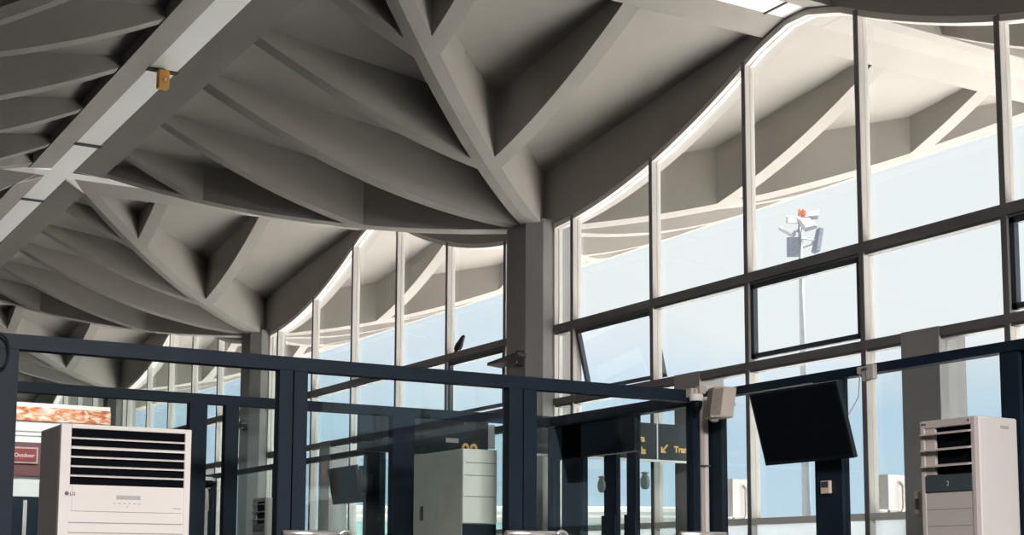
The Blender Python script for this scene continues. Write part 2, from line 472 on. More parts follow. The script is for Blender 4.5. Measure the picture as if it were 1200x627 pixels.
# long side screen, plane y = SY: near part, booth part with doors, far part
root = partition('glass_partition', (8.0, SY, 0), 'dark framed glass screen carrying the big tilted television, right of the booth corner')
SIDE = root
b = MB(); b.box(FX+.05, 12.5, SY-.03, SY+.05, TOP-.06, TOP); b.build('top_rail', 'navy', root)
for xa, xb in ((6.85, 7.10), (8.40, 8.53), (11.4, 11.55)):
    b = MB(); b.box(xa, xb, SY-.02, SY+.05, 0, TOP-.06); b.build('post', 'navy', root)
b = MB(); b.box(FX+.05, 12.5, SY-.02, SY+.04, 0, .12); b.build('bottom_rail', 'navy', root)
for xa, xb in ((FX+.18, 6.85), (7.10, 8.40)):
    b = MB(); b.box(xa, xb, SY+.01, SY+.018, .12, TOP-.06); b.build('glass_panel', 'glass', root)
b = MB(); b.box(8.53, 11.4, SY+.01, SY+.018, .12, TOP-.06); b.build('glass_panel', 'darkglass', root)
root = partition('glass_partition', (4.6, SY, 0), 'dark side of the glass booth with narrow door leaves, below the orange lettered sign')
b = MB(); b.box(BX-.04, FX-.06, SY-.04, SY+.05, TOP-.09, TOP); b.build('top_rail', 'navy', root)
b = MB(); b.box(BX+.04, 4.80, SY-.02, SY+.04, 2.03, TOP-.09); b.build('header_board', 'navy', root)
for xa, xb in ((BX-.04, BX+.05), (3.735, 4.03), (5.58, 5.683)):
    b = MB(); b.box(xa, xb, SY-.02, SY+.05, 0, TOP-.09); b.build('post', 'navy', root)
for xa, xb, sw in ((4.03, 4.52, .05), (4.52, 4.80, .05)):
    d = empty('door_leaf', (0, 0, 0)); d.parent = root; d.location = (xa-4.6, .01, 0)
    b = MB(); w = .16 if xa > 4.4 else .03
    xl = xa if xa > 4.4 else xa+.0
    b.box(xb-.165 if xa < 4.4 else xb-.125, xb, SY-.01, SY+.03, .02, 2.02); b.box(xa, xa+.012, SY-.01, SY+.03, .02, 2.02)
    b.box(xa, xb, SY-.01, SY+.03, .02, .14); b.build('leaf_frame', 'navy', d)
    b = MB(); b.box(xa+.012, xb-.12, SY+.006, SY+.014, .14, 2.02); b.build('glass_panel', 'glass', d)
    b = MB(); hx = xb-.19 if xa < 4.4 else xb+.145
    b.box(xb-.175 if xa < 4.4 else xb-.135, xb+.012 if xa < 4.4 else xb+.012, SY-.03, SY-.011, .9, 1.53); b.build('lock_case', 'navy', d)
b = MB(); b.box(4.80, 5.58, SY+.006, SY+.014, .12, TOP-.09); b.build('glass_panel', 'boxglass', root)
b = MB(); b.box(BX+.05, 3.735, SY+.006, SY+.014, .12, TOP-.09); b.build('glass_panel', 'boxglass', root)
root = partition('glass_partition', (-2.5, SY, 0), 'far dark framed glass screen carrying the small television, seen through the booth')
b = MB(); b.box(-8.0, BX-.05, SY-.03, SY+.05, TOP-.06, TOP); b.build('top_rail', 'navy', root)
for xa, xb in ((-.30, .12), (1.55, 1.68), (-3.05, -2.9), (-5.5, -5.35), (-7.9, -7.75)):
    b = MB(); b.box(xa, xb, SY-.02, SY+.05, 0, TOP-.06); b.build('post', 'navy', root)
for xa, xb in ((.12, 1.55), (1.68, BX-.05), (-2.9, -.30), (-5.35, -3.05), (-7.75, -5.5)):
    b = MB(); b.box(xa, xb, SY+.01, SY+.018, .02, TOP-.06); b.build('glass_panel', 'glass', root)

# ------------------------------------------------------------------ air conditioners
def wide_ac():
    xf, xb, y0, y1, zt = 6.284, 5.80, -6.812, -6.105, 1.858
    r = empty('air_conditioner', ((xf+xb)/2, (y0+y1)/2, 0), 'wide white floor standing air conditioner with a dark louvred outlet, lower left', 'air conditioner')
    b = MB(); b.box(xb, xf-.02, y0, y1, 0, zt, .012); b.build('body', 'acgrey', r)
    b = MB(); fl = .055
    b.box(xf-.02, xf, y0, y0+fl, .05, zt, .004); b.box(xf-.02, xf, y1-.035, y1, .05, zt, .004); b.box(xf-.02, xf, y0+fl, y1-.035, zt-.024, zt, .003)
    b.box(xf-.02, xf-.004, y0+fl, y1-.035, .05, 1.535)
    b.build('front_panel', 'acwhite', r)
    b = MB(); b.box(xf-.0195, xf-.015, y0+fl, y1-.035, 1.535, zt-.024); b.build('outlet', 'slot', r)
    for i in range(5):
        z = 1.585+.05*i; h = .0065 if i == 3 else .0038
        b = MB(); b.loft([[(xf-.015, y, z-h), (xf+.004, y, z-h-.004), (xf+.004, y, z+h-.006), (xf-.015, y, z+h)] for y in (y0+fl, y1-.035)]); b.build('louver', 'acwhite', r)
    b = MB(); b.box(xf-.004, xf+.001, y0+fl+.012, y1-.045, 1.395, 1.53, .002); b.build('control_panel', 'acwhite', r)
    b = MB(); b.box(xf+.001, xf+.0025, -6.51, -6.38, 1.462, 1.484); b.build('display', 'faint', r)
    for ya, yb, za, zb2 in [(-6.525+i*.027, -6.513+i*.027, 1.438, 1.444) for i in range(6)]+[(-6.452, -6.446, 1.421, 1.429), (-6.20, -6.155, 1.418, 1.423)]:
        b = MB(); b.box(xf+.001, xf+.002, ya, yb, za, zb2); b.build('printed_mark', 'faint', r)
    b = MB(); b.loft([[(x, -6.772+.0+.011*math.cos(t), 1.487+.011*math.sin(t)) for t in [k*math.pi/8 for k in range(16)]] for x in (xf+.001, xf+.0022)]); b.build('logo_disc', 'logo', r)
    text('logo_letters', 'LG', .024, 'logo', r, Matrix.Translation((xf+.001, -6.756, 1.478)) @ FACE_X, .0008, bold=.0006)
    z = 1.335
    for i in range(14):
        b = MB(); b.box(xf-.0045, xf-.0022, y0+fl, y1-.035, z-.0025, z+.0025); b.build('panel_groove', 'acline', r); z -= .0535
    b = MB(); b.box(xb+.03, xf-.03, y0+.02, y1-.02, 0, .05); b.build('plinth', 'slot', r)
wide_ac()

def tall_ac(x0, x1, y0, y1, zt, label, detail=True):
    r = empty('air_conditioner', ((x0+x1)/2, (y0+y1)/2, 0), label, 'air conditioner')
    b = MB(); b.box(x0, x1, y0+.03, y1, 0, zt, .012); b.build('body', 'acwhite', r)
    b = MB(); w = .03
    b.box(x0, x0+w, y0, y0+.03, .02, zt-.003, .004); b.box(x1-w, x1, y0, y0+.03, .02, zt-.003, .004); b.box(x0+w, x1-w, y0, y0+.03, zt-.045, zt-.003, .003)
    b.box(x0+w, x1-w, y0+.004, y0+.03, .02, 1.52); b.build('front_panel', 'acgrey', r)
    b = MB(); b.box(x0+w, x1-w, y0+.024, y0+.03, 1.62, zt-.045); b.build('outlet', 'slot', r)
    b = MB(); b.box(x0+w-.001, x0+w+.07, y0+.006, y0+.025, 1.62, zt-.045); b.build('outlet_cheek', 'acgrey', r)
    for i in range(3):
        z = zt-.075-.088*i
        b = MB(); b.loft([[(x, y0-.028, z-.012), (x, y0+.024, z-.004), (x, y0+.024, z+.006), (x, y0-.028, z-.004)] for x in (x0+w-.01, x1-w+.006)]); b.build('louver', 'acgrey', r)
    b = MB(); b.box(x0+w, x1-w, y0-.002, y0+.02, 1.525, 1.615, .002); b.build('display_panel', 'darkpanel', r)
    if detail:
        text('display_digit', '2', .04, 'faint', r, Matrix.Translation(((x0+x1)/2-.012, y0-.003, 1.555)) @ FACE_NY, .001)
        for xa, xb in ((x0+.012, x0+.03), (x0+.034, x0+.044), (x1-.05, x1-.035)):
            b = MB(); b.box(xa, xb, y0-.002, y0, zt-.027, zt-.017); b.build('printed_mark', 'logo', r)
        for i in range(5):
            b = MB(); b.box(x0+w, x1-w, y0+.0028, y0+.005, 1.43-.09*i-.0015, 1.43-.09*i+.0015); b.build('panel_groove', 'acline', r)
        b = MB(); b.box(x0, x1+.001, y0-.001, y0+.006, 1.055, 1.062); b.build('seam', 'acline', r)
        b = MB(); b.box(x1-.001, x1+.003, y0+.20, y0+.26, zt-.06, zt-.045); b.build('badge', 'faint', r)
    b = MB(); b.box(x0+.01, x1-.01, y0+.01, y1-.01, 0, .02); b.build('plinth', 'slot', r)
tall_ac(8.335, 8.72, -2.63, -2.295, 1.922, 'tall slim air conditioner standing at the right edge, three open louvers and slate display')
tall_ac(-2.34, -1.92, -2.55, -2.2, 1.925, 'distant tall air conditioner seen through the booth glass left of the double post')

# ------------------------------------------------------------------ televisions
def tv(x0, x1, ytop, ybot, zt, zb_, label, post_x):
    r = empty('television', ((x0+x1)/2, SY, zb_), label, 'television')
    th = .032
    d = Vector((0, ybot-ytop, zb_-zt)).normalized(); n = Vector((0, -d.z, d.y))      # n points back
    if n.y < 0: n = -n
    def ring(x, s, o0, o1): pass
    top = lambda x, o: Vector((x, ytop, zt))+n*o
    bot = lambda x, o: Vector((x, ybot, zb_))+n*o
    b = MB(); b.loft([[top(x, 0), top(x, th), bot(x, th), bot(x, 0)] for x in (x0, x1)]); b.build('housing', 'black', r)
    q = lambda x, s, o: top(x, o).lerp(bot(x, o), s)
    b = MB(); m = .018
    b.loft([[q(x, .03, -.002), q(x, .03, .004), q(x, .95, .004), q(x, .95, -.002)] for x in (x0+m, x1-m)]); b.build('screen', 'screen', r)
    b = MB(); zc_ = (zt+zb_)/2
    b.box(post_x-.10, post_x+.10, (ytop+ybot)/2+.03, SY-.02, zc_-.10, zc_+.10, .004); b.build('wall_mount', 'black', r)
    b = MB(); b.box(post_x-.03, post_x+.03, SY-.13, SY-.025, zc_+.1, zc_+.2); b.build('mount_arm', 'black', r)
    return r
tv(6.487, 7.33, SY-.27, SY-.13, 2.287, 1.805, 'large dark television tilted down on a black post, right of the booth corner', 6.97)
tv(-.815, -.055, SY-.23, SY-.15, 2.205, 1.805, 'small far television on a dark post, seen through the middle booth glass', -.15)

# ------------------------------------------------------------------ booth corner: camera, speaker, conduit
def dome(x, y, zt, label, r0=.072):
    r = empty('security_camera', (x, y, zt), label, 'security camera')
    b = MB(); b.lathe((x, y, zt), [(.0, .0), (r0*.9, -.0), (r0, -.012), (r0*1.02, -.045), (r0*.95, -.052), (0, -.052)], 24); b.build('housing', 'signwhite', r, True)
    b = MB(); b.lathe((x, y, zt-.05), [(r0*.88, 0), (r0*.86, -.03), (r0*.7, -.062), (r0*.4, -.085), (0, -.092)], 24); b.build('dome', 'screen', r, True)
    return r
dm = dome(5.80, -2.205, 2.365, 'white and black dome camera under the booth corner, left of the beige speaker', .05)
b = MB(); b.box(5.716, 5.78, -2.235, -2.175, 2.345, 2.41, .003); b.box(5.74, 5.79, -2.165, -2.11, 2.375, 2.43, .003); b.tube([(5.76, -2.2, 2.395), (5.80, -2.205, 2.395), (5.80, -2.205, 2.36)], .012, 8); b.build('mounting_bracket', 'beige', dm)
b = MB(); b.tube([(5.74, -2.2, 2.385), (5.745, -2.165, 2.39), (5.742, -2.13, 2.385)], .011, 8); b.build('connector', 'logo', dm)
dm2 = dome(-5.38, -2.10, 2.36, 'distant white dome camera seen through the booth glass beside the wide air conditioner', .11)
b = MB(); b.box(-5.46, -5.40, -2.10, -2.04, 2.2, 2.36); b.build('mounting_bracket', 'beige', dm2)
b = MB(); b.tube([(-5.38, -2.1, 2.16), (-5.36, -2.1, 2.0), (-5.40, -2.08, 1.9)], .02, 8); b.build('cable', 'beige', dm2)

sp = empty('loudspeaker', (5.90, -2.12, 2.18), 'beige box loudspeaker tilted at the booth corner beside the dome camera', 'loudspeaker')
tilt = .16
def spp(u, v, w): return Vector((5.885+u*.95+w*tilt*.28, -2.20+v, 2.175+w*.215))
b = MB()
prof = [(0, 0), (.12, -.035), (.195, .0), (.195, .11), (0, .11)]
b.loft([[spp(u*(.94 if w in (0, 1) else 1)+(.006 if w in (0, 1) else 0), v, w) for u, v in prof] for w in (.0, .04, .96, 1.)]); b.build('cabinet', 'beige', sp)
b = MB(); b.loft([[spp(u+.006*(1 if u < .1 else -1), v-.004, w) for u, v in prof[:3]]+[spp(.18, .02, w), spp(.012, .02, w)] for w in (.075, .93)]); b.build('grille', pbr('speaker_cloth', (.30, .26, .23), .9, noise=.15, scale=60), sp)
b = MB(); b.ball(spp(.09, .02, -.035), .035, .035, .022); b.build('swivel_knob', 'acgrey', sp, True)
b = MB(); b.tube([spp(.1, .10, .5), (5.95, -1.99, 2.29)], .02, 8); b.build('bracket', 'logo', sp)

cd = empty('cable_conduit', (5.735, -2.08, 0), 'pale vertical cable conduit running down the booth corner below the dome camera', 'conduit')
b = MB(); b.box(5.712, 5.735, -2.112, -2.088, 0, 2.36, .004); b.build('trunking', 'acgrey', cd)
b = MB(); b.tube([(5.73, -2.066, 0), (5.73, -2.066, 2.36)], .019, 12); b.build('pipe', 'acwhite', cd, True)
b = MB(); b.box(5.708, 5.752, -2.115, -2.045, 1.845, 1.858); b.build('clip', 'logo', cd)
b = MB(); b.box(5.62, 5.86, -2.03, -1.975, 0, TOP-.062); b.build('corner_post', 'navy', SIDE)

b = MB(); b.box(6.925, 7.008, SY-.045, SY-.02, 1.597, 1.682, .004)
th_ = empty('thermostat', (6.966, SY-.02, 1.64), 'small tan wall thermostat on the black post below the big television', 'thermostat')
b.build('case', 'tan', th_)
b = MB(); b.box(6.935, 6.998, SY-.048, SY-.044, 1.638, 1.676); b.build('display', 'darkpanel', th_)

jb = empty('junction_bracket', (7.39, SY-.05, 2.34), 'small grey metal bracket on the top rail right of the big television', 'bracket')
b = MB(); b.box(7.30, 7.40, SY-.062, SY-.032, 2.345, 2.39, .003); b.box(7.385, 7.45, SY-.07, SY-.032, 2.30, 2.395, .004); b.box(7.345, 7.39, SY-.06, SY-.034, 2.295, 2.345, .003); b.build('plate', 'acgrey', jb)
b = MB(); b.tube([(7.35, SY-.068, 2.365), (7.375, SY-.076, 2.375), (7.40, SY-.068, 2.365)], .006, 6); b.build('clamp', 'logo', jb)
b = MB(); b.tube([(7.31, SY-.045, 2.345), (7.305, SY-.047, 2.28), (7.30, SY-.05, 2.2), (7.275, SY-.09, 2.12), (7.25, SY-.12, 2.05)], .004, 6); b.build('cable', 'galv', jb)

hs = empty('wall_telephone', (8.315, -2.5, 1.42), 'small beige handset holder on the left side of the right hand air conditioner', 'handset')
b = MB(); b.box(8.185, 8.25, -2.545, -2.47, 1.405, 1.545, .016); b.build('shell', 'tan', hs, True)
b = MB(); b.box(8.205, 8.23, -2.549, -2.543, 1.44, 1.50, .002); b.build('grip_slot', 'logo', hs)
b = MB(); b.box(8.24, 8.337, -2.52, -2.49, 1.45, 1.50, .003); b.build('holder_arm', 'tan', hs)

lc = MB(); pts = []
for i in range(25):
    t = math.pi*(.62-1.24*i/24); pts.append((5.76, -7.045+.05*math.cos(t), 2.29+.095*math.sin(t)))
lc.tube(pts, .006, 8)
lc.build('cable_loop', 'black', FRONT)
# ------------------------------------------------------------------ hanging signs
SX = 3.045
def zs(z, X=SX): return 1.1+(z-1.1)*(13.94-X)/(13.94-3.0)
sg = empty('hanging_sign', (SX, -.45, 2.1), 'black hanging sign with an orange arrow and lettering, seen through the booth side doors', 'sign')
b = MB(); b.box(SX-.05, SX, -1.97, -.014, 2.135, 2.48); b.build('panel', 'signblack', sg)
b = MB(); b.box(SX-.05, SX+.004, -1.97, -.014, 2.135-.02, 2.135); b.build('lower_edge', 'signwhite', sg)
b = MB(); b.box(SX, SX+.004, -.530, -.517, 2.135, 2.48); b.build('divider', 'signwhite', sg)
b = MB(); b.box(SX-.045, SX-.005, -1.975, -1.90, 2.20, 2.42); b.build('wall_bracket', 'galv', sg)
text('lettering', 'ls', .09, 'gold', sg, Matrix.Translation((SX+.001, -.715, 2.185)) @ FACE_X, .002, bold=.003)
text('lettering', 'Arriva', .09, 'gold', sg, Matrix.Translation((SX+.001, -.90, 2.30)) @ FACE_X, .002, bold=.003)
text('lettering', 'Transit', .082, 'gold', sg, Matrix.Translation((SX+.001, -.325, 2.215)) @ FACE_X, .002, bold=.003)
b = MB(); ay, az = -.44, 2.245; s = .042
def ar(pts): b.prism([(SX+.0005, ay+y*s, az+z*s) for y, z in pts], (.003, 0, 0))
ar([(-1, -1), (.35, -1), (.35, -.6), (-.32, -.6), (1.0, .75), (.75, 1.0), (-.6, -.32), (-.6, .35), (-1, .35)])
b.build('arrow', 'gold', sg)
sg2 = empty('hanging_sign', (2.6, -3.2, 2.0), 'dark sign with round gold figures half hidden behind the grey cabinet', 'sign')
b = MB(); b.box(2.56, 2.60, -3.42, -2.12, 2.12, 2.48); b.build('panel', 'signblack', sg2)
text('lettering', '00', .17, 'gold', sg2, Matrix.Translation((2.602, -2.40, 2.115)) @ FACE_X, .002, bold=.004)
b = MB(); b.box(2.60, 2.604, -2.56, -2.43, 2.235, 2.275); b.build('paper_label', 'faint', sg2)
b = MB(); b.box(2.565, 2.595, -2.13, -2.045, 2.2, 2.42); b.build('wall_bracket', 'galv', sg2)

# grey cabinet in the booth
cb = empty('metal_cabinet', (4.75, -3.6, 0), 'grey metal cabinet with horizontal seams standing inside the glass booth', 'cabinet')
b = MB(); b.box(4.32, 5.085, -3.745, -3.47, .02, 1.95, .006); b.build('body', 'concretegrey', cb)
b = MB(); b.box(5.085, 5.10, -3.745, -3.468, 1.42, 1.948, .004); b.build('front_panel', pbr('pale_grey_sheet', (.80, .80, .74), .6, noise=.06), cb)
for z in (1.85, 1.76, 1.61):
    b = MB(); b.box(5.099, 5.102, -3.735, -3.478, z-.003, z+.003); b.build('seam', 'acline', cb)
for z in (1.85, 1.75, 1.62):
    b = MB(); b.tube([(5.10, -3.738, z), (5.108, -3.738, z)], .009, 10); b.build('screw_cap', 'signwhite', cb)
b = MB(); b.box(5.085, 5.095, -3.742, -3.47, .05, 1.415); b.build('lower_front', 'navy', cb)
b = MB(); b.box(4.45, 4.50, -3.752, -3.744, 1.46, 1.56, .002); b.build('handle', 'logo', cb)

# door pull plates on the corridor doors
for x, z, lab in ((4.335, 1.80, 'rounded grey pull plate on the first narrow booth door'), (4.93, 1.80, 'rounded grey pull plate on glass below the orange lettered sign')):
    b = MB(); b.loft([[(x+.045*math.cos(t)*(1 if math.sin(t) < .5 else .8), y, z-.02+.06*math.sin(t)) for t in [k_*math.pi/10 for k_ in range(20)]] for y in (SY-.03, SY-.0)])
    b.box(x-.03, x+.03, SY-.03, SY-.0, z+.04, z+.055)
    tag(b.build('pull_plate', pbr('plate_grey', (.30, .36, .36), .5), origin=(x, SY, z)), lab, 'door pull')

# rail ends in the foreground
def rail(y0, y1, z, label, end=True):
    r = empty('steel_barrier', (10.2, (y0+y1)/2, 0), label, 'barrier', 'steel barrier rails along the bottom edge')
    b = MB(); b.tube([(10.2, y0, z), (10.2, y1, z)], .012, 10); b.build('top_tube', 'steel', r, True)
    for yy in (y0+.02, y1-.02):
        b = MB(); b.tube([(10.2, yy, 0), (10.2, yy, z)], .011, 10); b.build('leg', 'steel', r, True)
        f_ = MB(); f_.lathe((10.2, yy, 0), [(.06, 0), (.06, .012), (.02, .02), (0, .02)], 16); f_.build('foot', 'steel', r)
    if end:
        b = MB(); b.tube([(10.2+.0, y1+.02+.022*math.cos(t), z-.012+.022*math.sin(t)) for t in [k_*math.pi/8 for k_ in range(17)]], .007, 8); b.build('end_ring', 'steel', r, True)
rail(-7.10, -6.93, 1.194, 'steel barrier rail with a ring end, left of centre at the bottom edge')
rail(-6.38, -6.20, 1.205, 'steel barrier rail with a ring end, under the middle double post')
rail(-5.72, -5.53, 1.213, 'steel barrier rail under the booth corner, rightmost of the three', end=False)

# ------------------------------------------------------------------ things on the roof and columns
yb_ = empty('ceiling_lamp', (.05, -4.50, 6.0), 'small ochre yellow box hanging from the white ridge beam at a joint', 'lamp')
b = MB(); b.box(-.0, .10, -4.56, -4.45, 5.945, 6.13, .010); b.build('case', 'orange', yb_)
b = MB(); b.box(.02, .06, -4.52, -4.48, 6.12, 6.15); b.build('stem', 'joint', yb_)
b = MB(); b.ball((.10, -4.50, 6.03), .010, .014, .018); b.build('sensor', 'tan', yb_, True)

def column_lamp(x, lab):
    r = empty('column_floodlight', (x, -.4, 3.4), lab, 'lamp', 'flat lamps on the columns')
    b = MB(); b.loft([[(x-.07+u*.34-.0, -.62+u*.20, 3.405+u*.10+h), (x-.07+u*.34+.03, -.44+u*.12, 3.385+u*.10+h)] + [(x-.07+u*.34+.03, -.44+u*.12, 3.40+u*.10+h+.02), (x-.07+u*.34, -.62+u*.20, 3.42+u*.10+h+.02)] for u, h in ((0, 0), (1, 0))]); b.build('lamp_body', pbr('lamp_brown', (.06, .05, .05), .5), r)
    b = MB(); b.box(x+.10, x+.17, -.34, -.278, 3.40, 3.58, .006); b.build('bracket', 'joint', r)
    b = MB(); b.tube([(x+.135, -.33, 3.47), (x+.16, -.44, 3.47)], .016, 8); b.build('arm', 'joint', r)
    b = MB(); b.ball((x+.135, -.345, 3.44), .012, .012, .012); b.build('screw', 'signwhite', r)
column_lamp(0, 'flat dark lamp on a bracket low on the large column, right of the bird')
column_lamp(-9, 'flat dark lamp on the further column, seen through the left booth glass')

bd = empty('perched_bird', (-2.0, .03, T1), 'small dark bird perched on the window transom left of the large column', 'bird')
b = MB()
path = [(-2.085, .03, 3.845), (-2.045, .03, 3.875), (-2.0, .03, 3.905), (-1.955, .03, 3.94), (-1.91, .03, 3.978), (-1.875, .03, 4.008), (-1.855, .03, 4.03), (-1.83, .03, 4.045), (-1.80, .03, 4.038)]
b.tube(path, [.013, .015, .024, .038, .042, .034, .030, .024, .004], 12); b.build('body', 'bird', bd, True)
for s in (-.036, .036):
    w = MB(); w.ball((-1.955, .03+s, 3.94), .075, .012, .030, Matrix.Rotation(math.radians(-38), 3, 'Y')); w.build('wing', 'bird', bd, True)
for s in (-.012, .012):
    w = MB(); w.tube([(-1.95, .03+s, 3.92), (-1.955, .03+s, 3.866)], .004, 6); w.tube([(-1.975, .03+s, 3.867), (-1.935, .03+s, 3.867)], .004, 6); w.build('leg', 'joint', bd)

# ------------------------------------------------------------------ kiosk at the far left
kx = -6.0
ks = empty('kiosk', (kx-1.2, -4.2, 0), 'white shop kiosk with an orange mural band and maroon fascia behind the booth, far left', 'kiosk')
b = MB(); b.box(kx-2.4, kx-.1, -5.7, -3.3, 0, 3.34); b.build('wall', pbr('kiosk_white', (.82, .81, .79), .7, noise=.02), ks)
b = MB(); b.box(kx-.1, kx-.06, -5.7, -3.3, 3.09, 3.28); b.build('mural_band', 'mural', ks)
b = MB(); b.box(kx-.1, kx-.05, -5.7, -3.3, 2.33, 2.79); b.build('fascia', 'redboard', ks)
b = MB()
for z in (2.88, 2.94): b.box(kx-.1, kx-.085, -5.7, -3.3, z, z+.012)
b.build('moulding', 'acgrey', ks)
b = MB(); b.box(kx-.05, kx-.02, -5.2, -4.28, 2.50, 2.72); b.build('sign_frame', 'faint', ks)
b = MB(); b.box(kx-.03, kx-.015, -5.18, -4.30, 2.52, 2.70); b.build('sign_face', 'signred', ks)
text('sign_lettering', 'Outdoor', .074, 'signwhite', ks, Matrix.Translation((kx-.014, -4.595, 2.585)) @ FACE_X, .002)
b = MB(); b.box(kx-.1, kx-.02, -5.6, -3.4, .02, 2.05); b.build('counter_front', 'navy', ks)
b = MB()
for yy in (-5.0, -4.45, -4.0): b.box(kx-.02, kx-.005, yy, yy+.05, .02, 2.0)
b.build('glazing_bar', 'frame', ks)

# ------------------------------------------------------------------ outdoors
def condenser(x0, x1, y, z0, z1, lab):
    r = empty('outdoor_condenser', ((x0+x1)/2, y+.2, -.02), lab, 'condenser', 'outdoor condensers on steel stands')
    b = MB(); b.box(x0, x1, y, y+.30, z0+.03, z1, .008); b.build('case', 'acwhite', r)
    w = x1-x0; zm = (z0+z1)/2
    for zc_ in (z0+.03+(z1-z0-.03)*.27, z0+.03+(z1-z0-.03)*.73):
        b = MB(); rr = min(w*.30, (z1-z0)*.20)
        b.loft([[(x0+w*.36+rr*math.cos(t), yy, zc_+rr*math.sin(t)) for t in [k_*math.pi/10 for k_ in range(20)]] for yy in (y-.006, y+.01)]); b.build('fan_grille', 'acline', r)
    b = MB(); b.tube([(x1+.01, y+.15, z1-.08), (x1+.05, y+.15, z1-.12), (x1+.05, y+.15, z0+.05), (x1+.02, y+.15, z0)], .016, 8); b.build('pipe', 'beige', r)
    for fx in (x0+.03, x1-.03):
        b = MB(); b.loft([[(fx-.02, y+.03, z), (fx+.02, y+.03, z), (fx+.02, y+.27, z), (fx-.02, y+.27, z)] for z in (-.02, z0+.03)]); b.build('stand_leg', 'galv', r)
condenser(3.50, 3.80, 1.72, 1.66, 2.04, 'white outdoor condenser on a stand, seen through the window right of the television post')
condenser(1.08, 1.42, 1.72, 1.66, 2.12, 'white outdoor condenser on a stand outside, left of the television')

# light mast
mx_, my_ = -20.0, 22.35
def tower():
    r = empty('light_mast', (mx_, my_, -.02), 'tall steel floodlight mast with a red beacon, seen through the upper windows', 'light mast')
    tx, ty = -19.40, 21.70
    b = MB(); b.tube([(-19.62, 21.95, -.02), (-19.58, 21.92, 3.4), (-19.42, 21.74, 8), (-19.38, 21.70, 12.3)], [.15, .14, .09, .065], 12); b.build('pole', 'galv', r, True)
    right = Vector((.509, .860, 0)); up = Vector((0, 0, 1)); fwd = Vector((.86, -.509, 0)); c = Vector((-19.38, 21.70, 11.75))
    def P3(u, v, w=0): return c+right*u+up*v+fwd*w
    def lamp(corners, mat='lamp', th=.14):
        f = empty('floodlight', (0, 0, 0)); f.parent = r; f.location = (0, 0, 0)
        q = [P3(*p) for p in corners]; n = (q[1]-q[0]).cross(q[3]-q[0]).normalized()*th
        bb = MB(); bb.prism(q, n); bb.build('housing', mat, f)
        m_ = sum(q, Vector())/4
        q2 = [m_+(p-m_)*.8-n*.08 for p in q]; bb = MB(); bb.prism(q2, n*.09); bb.build('lens', 'signwhite' if mat == 'lamp' else 'lampdark', f)
        bb = MB(); bb.tube([m_+n*.5, P3(0, (m_.z-c.z)*.8, 0)], .03, 6); bb.build('bracket', 'galv', f)
    k_ = 45/1667
    px = lambda x, y, w=0: ((x-938.5)*k_, (266-y)*k_, w)
    lamp([px(921, 251.5, .3), px(935, 252.5, .3), px(935, 259, .2), px(921, 258.5, .2)])
    lamp([px(933, 253, .35), px(947, 253.5, .35), px(954, 264.5, .6), px(940, 268.5, .6)])
    lamp([px(947, 244.5, .1), px(961, 241.5, .1), px(957, 249.5, .3), px(942, 251, .3)])
    lamp([px(912, 262, .1), px(915.5, 260, .1), px(929.5, 270.5, .45), px(926, 274.5, .45)])
    lamp([px(921, 276, .3), px(934.5, 275.5, .3), px(934.5, 298, .2), px(921.5, 298.5, .2)], 'lampdark')
    lamp([px(958, 263, -.1), px(961, 262, .1), px(955, 290, .3), px(950, 292, .1)], 'lampdark')
    b = MB(); b.tube([P3(0, -.55), P3(.35, -.42), P3(.5, -.2)], .035, 8); b.tube([P3(0, -.25), P3(.3, -.2)], .035, 8); b.tube([P3(-.1, .0), P3(.1, .25), P3(.3, .32)], .035, 8); b.build('cross_arm', 'galv', r)
    b = MB()
    for u in (-.02+.03, .12):
        b.lathe(P3(u, .52), [(.06, 0), (.075, .02), (.07, .14), (.04, .2), (0, .22)], 12)
    b.box(-19.44, -19.30, 21.66, 21.86, 12.20, 12.30); b.build('beacon', 'red', r)
tower()

# bus
bs = empty('airport_bus', (-23.2, 13.2, -.02), 'white airport bus with teal windows parked outside, seen through the booth doors', 'bus', rz=math.atan2(.86, .509))
def bus():
    L, W, H = 11.0, 2.5, 2.95
    o = bs.location
    def bx(mb, x0, x1, y0, y1, z0, z1, bev=0): return mb.box(o.x+x0, o.x+x1, o.y+y0, o.y+y1, o.z+z0, o.z+z1, bev)
    b = MB(); bx(b, -L/2, L/2, -W/2, W/2, .35, H, .16); b.build('body', 'white', bs)
    n = 7
    for i in range(n):
        x0 = -L/2+.35+i*(L-.6)/n
        b = MB(); bx(b, x0, x0+(L-.6)/n-.16, -W/2-.02, -W/2+.03, 1.35, 2.45, .01); b.build('window', 'busglass', bs)
    b = MB(); bx(b, -L/2+.1, L/2-.1, -W/2-.03, -W/2+.02, 2.62, 2.70); b.build('roof_trim', 'sill', bs)
    for x in (-3.4, 3.2):
        for y in (-W/2+.1, W/2-.1):
            b = MB(); b.loft([[(o.x+x+.48*math.cos(t), o.y+y+dy, o.z+.48+.48*math.sin(t)) for t in [k_*math.pi/12 for k_ in range(24)]] for dy in (-.14, .14)]); b.build('wheel', 'tyre', bs)
bus()

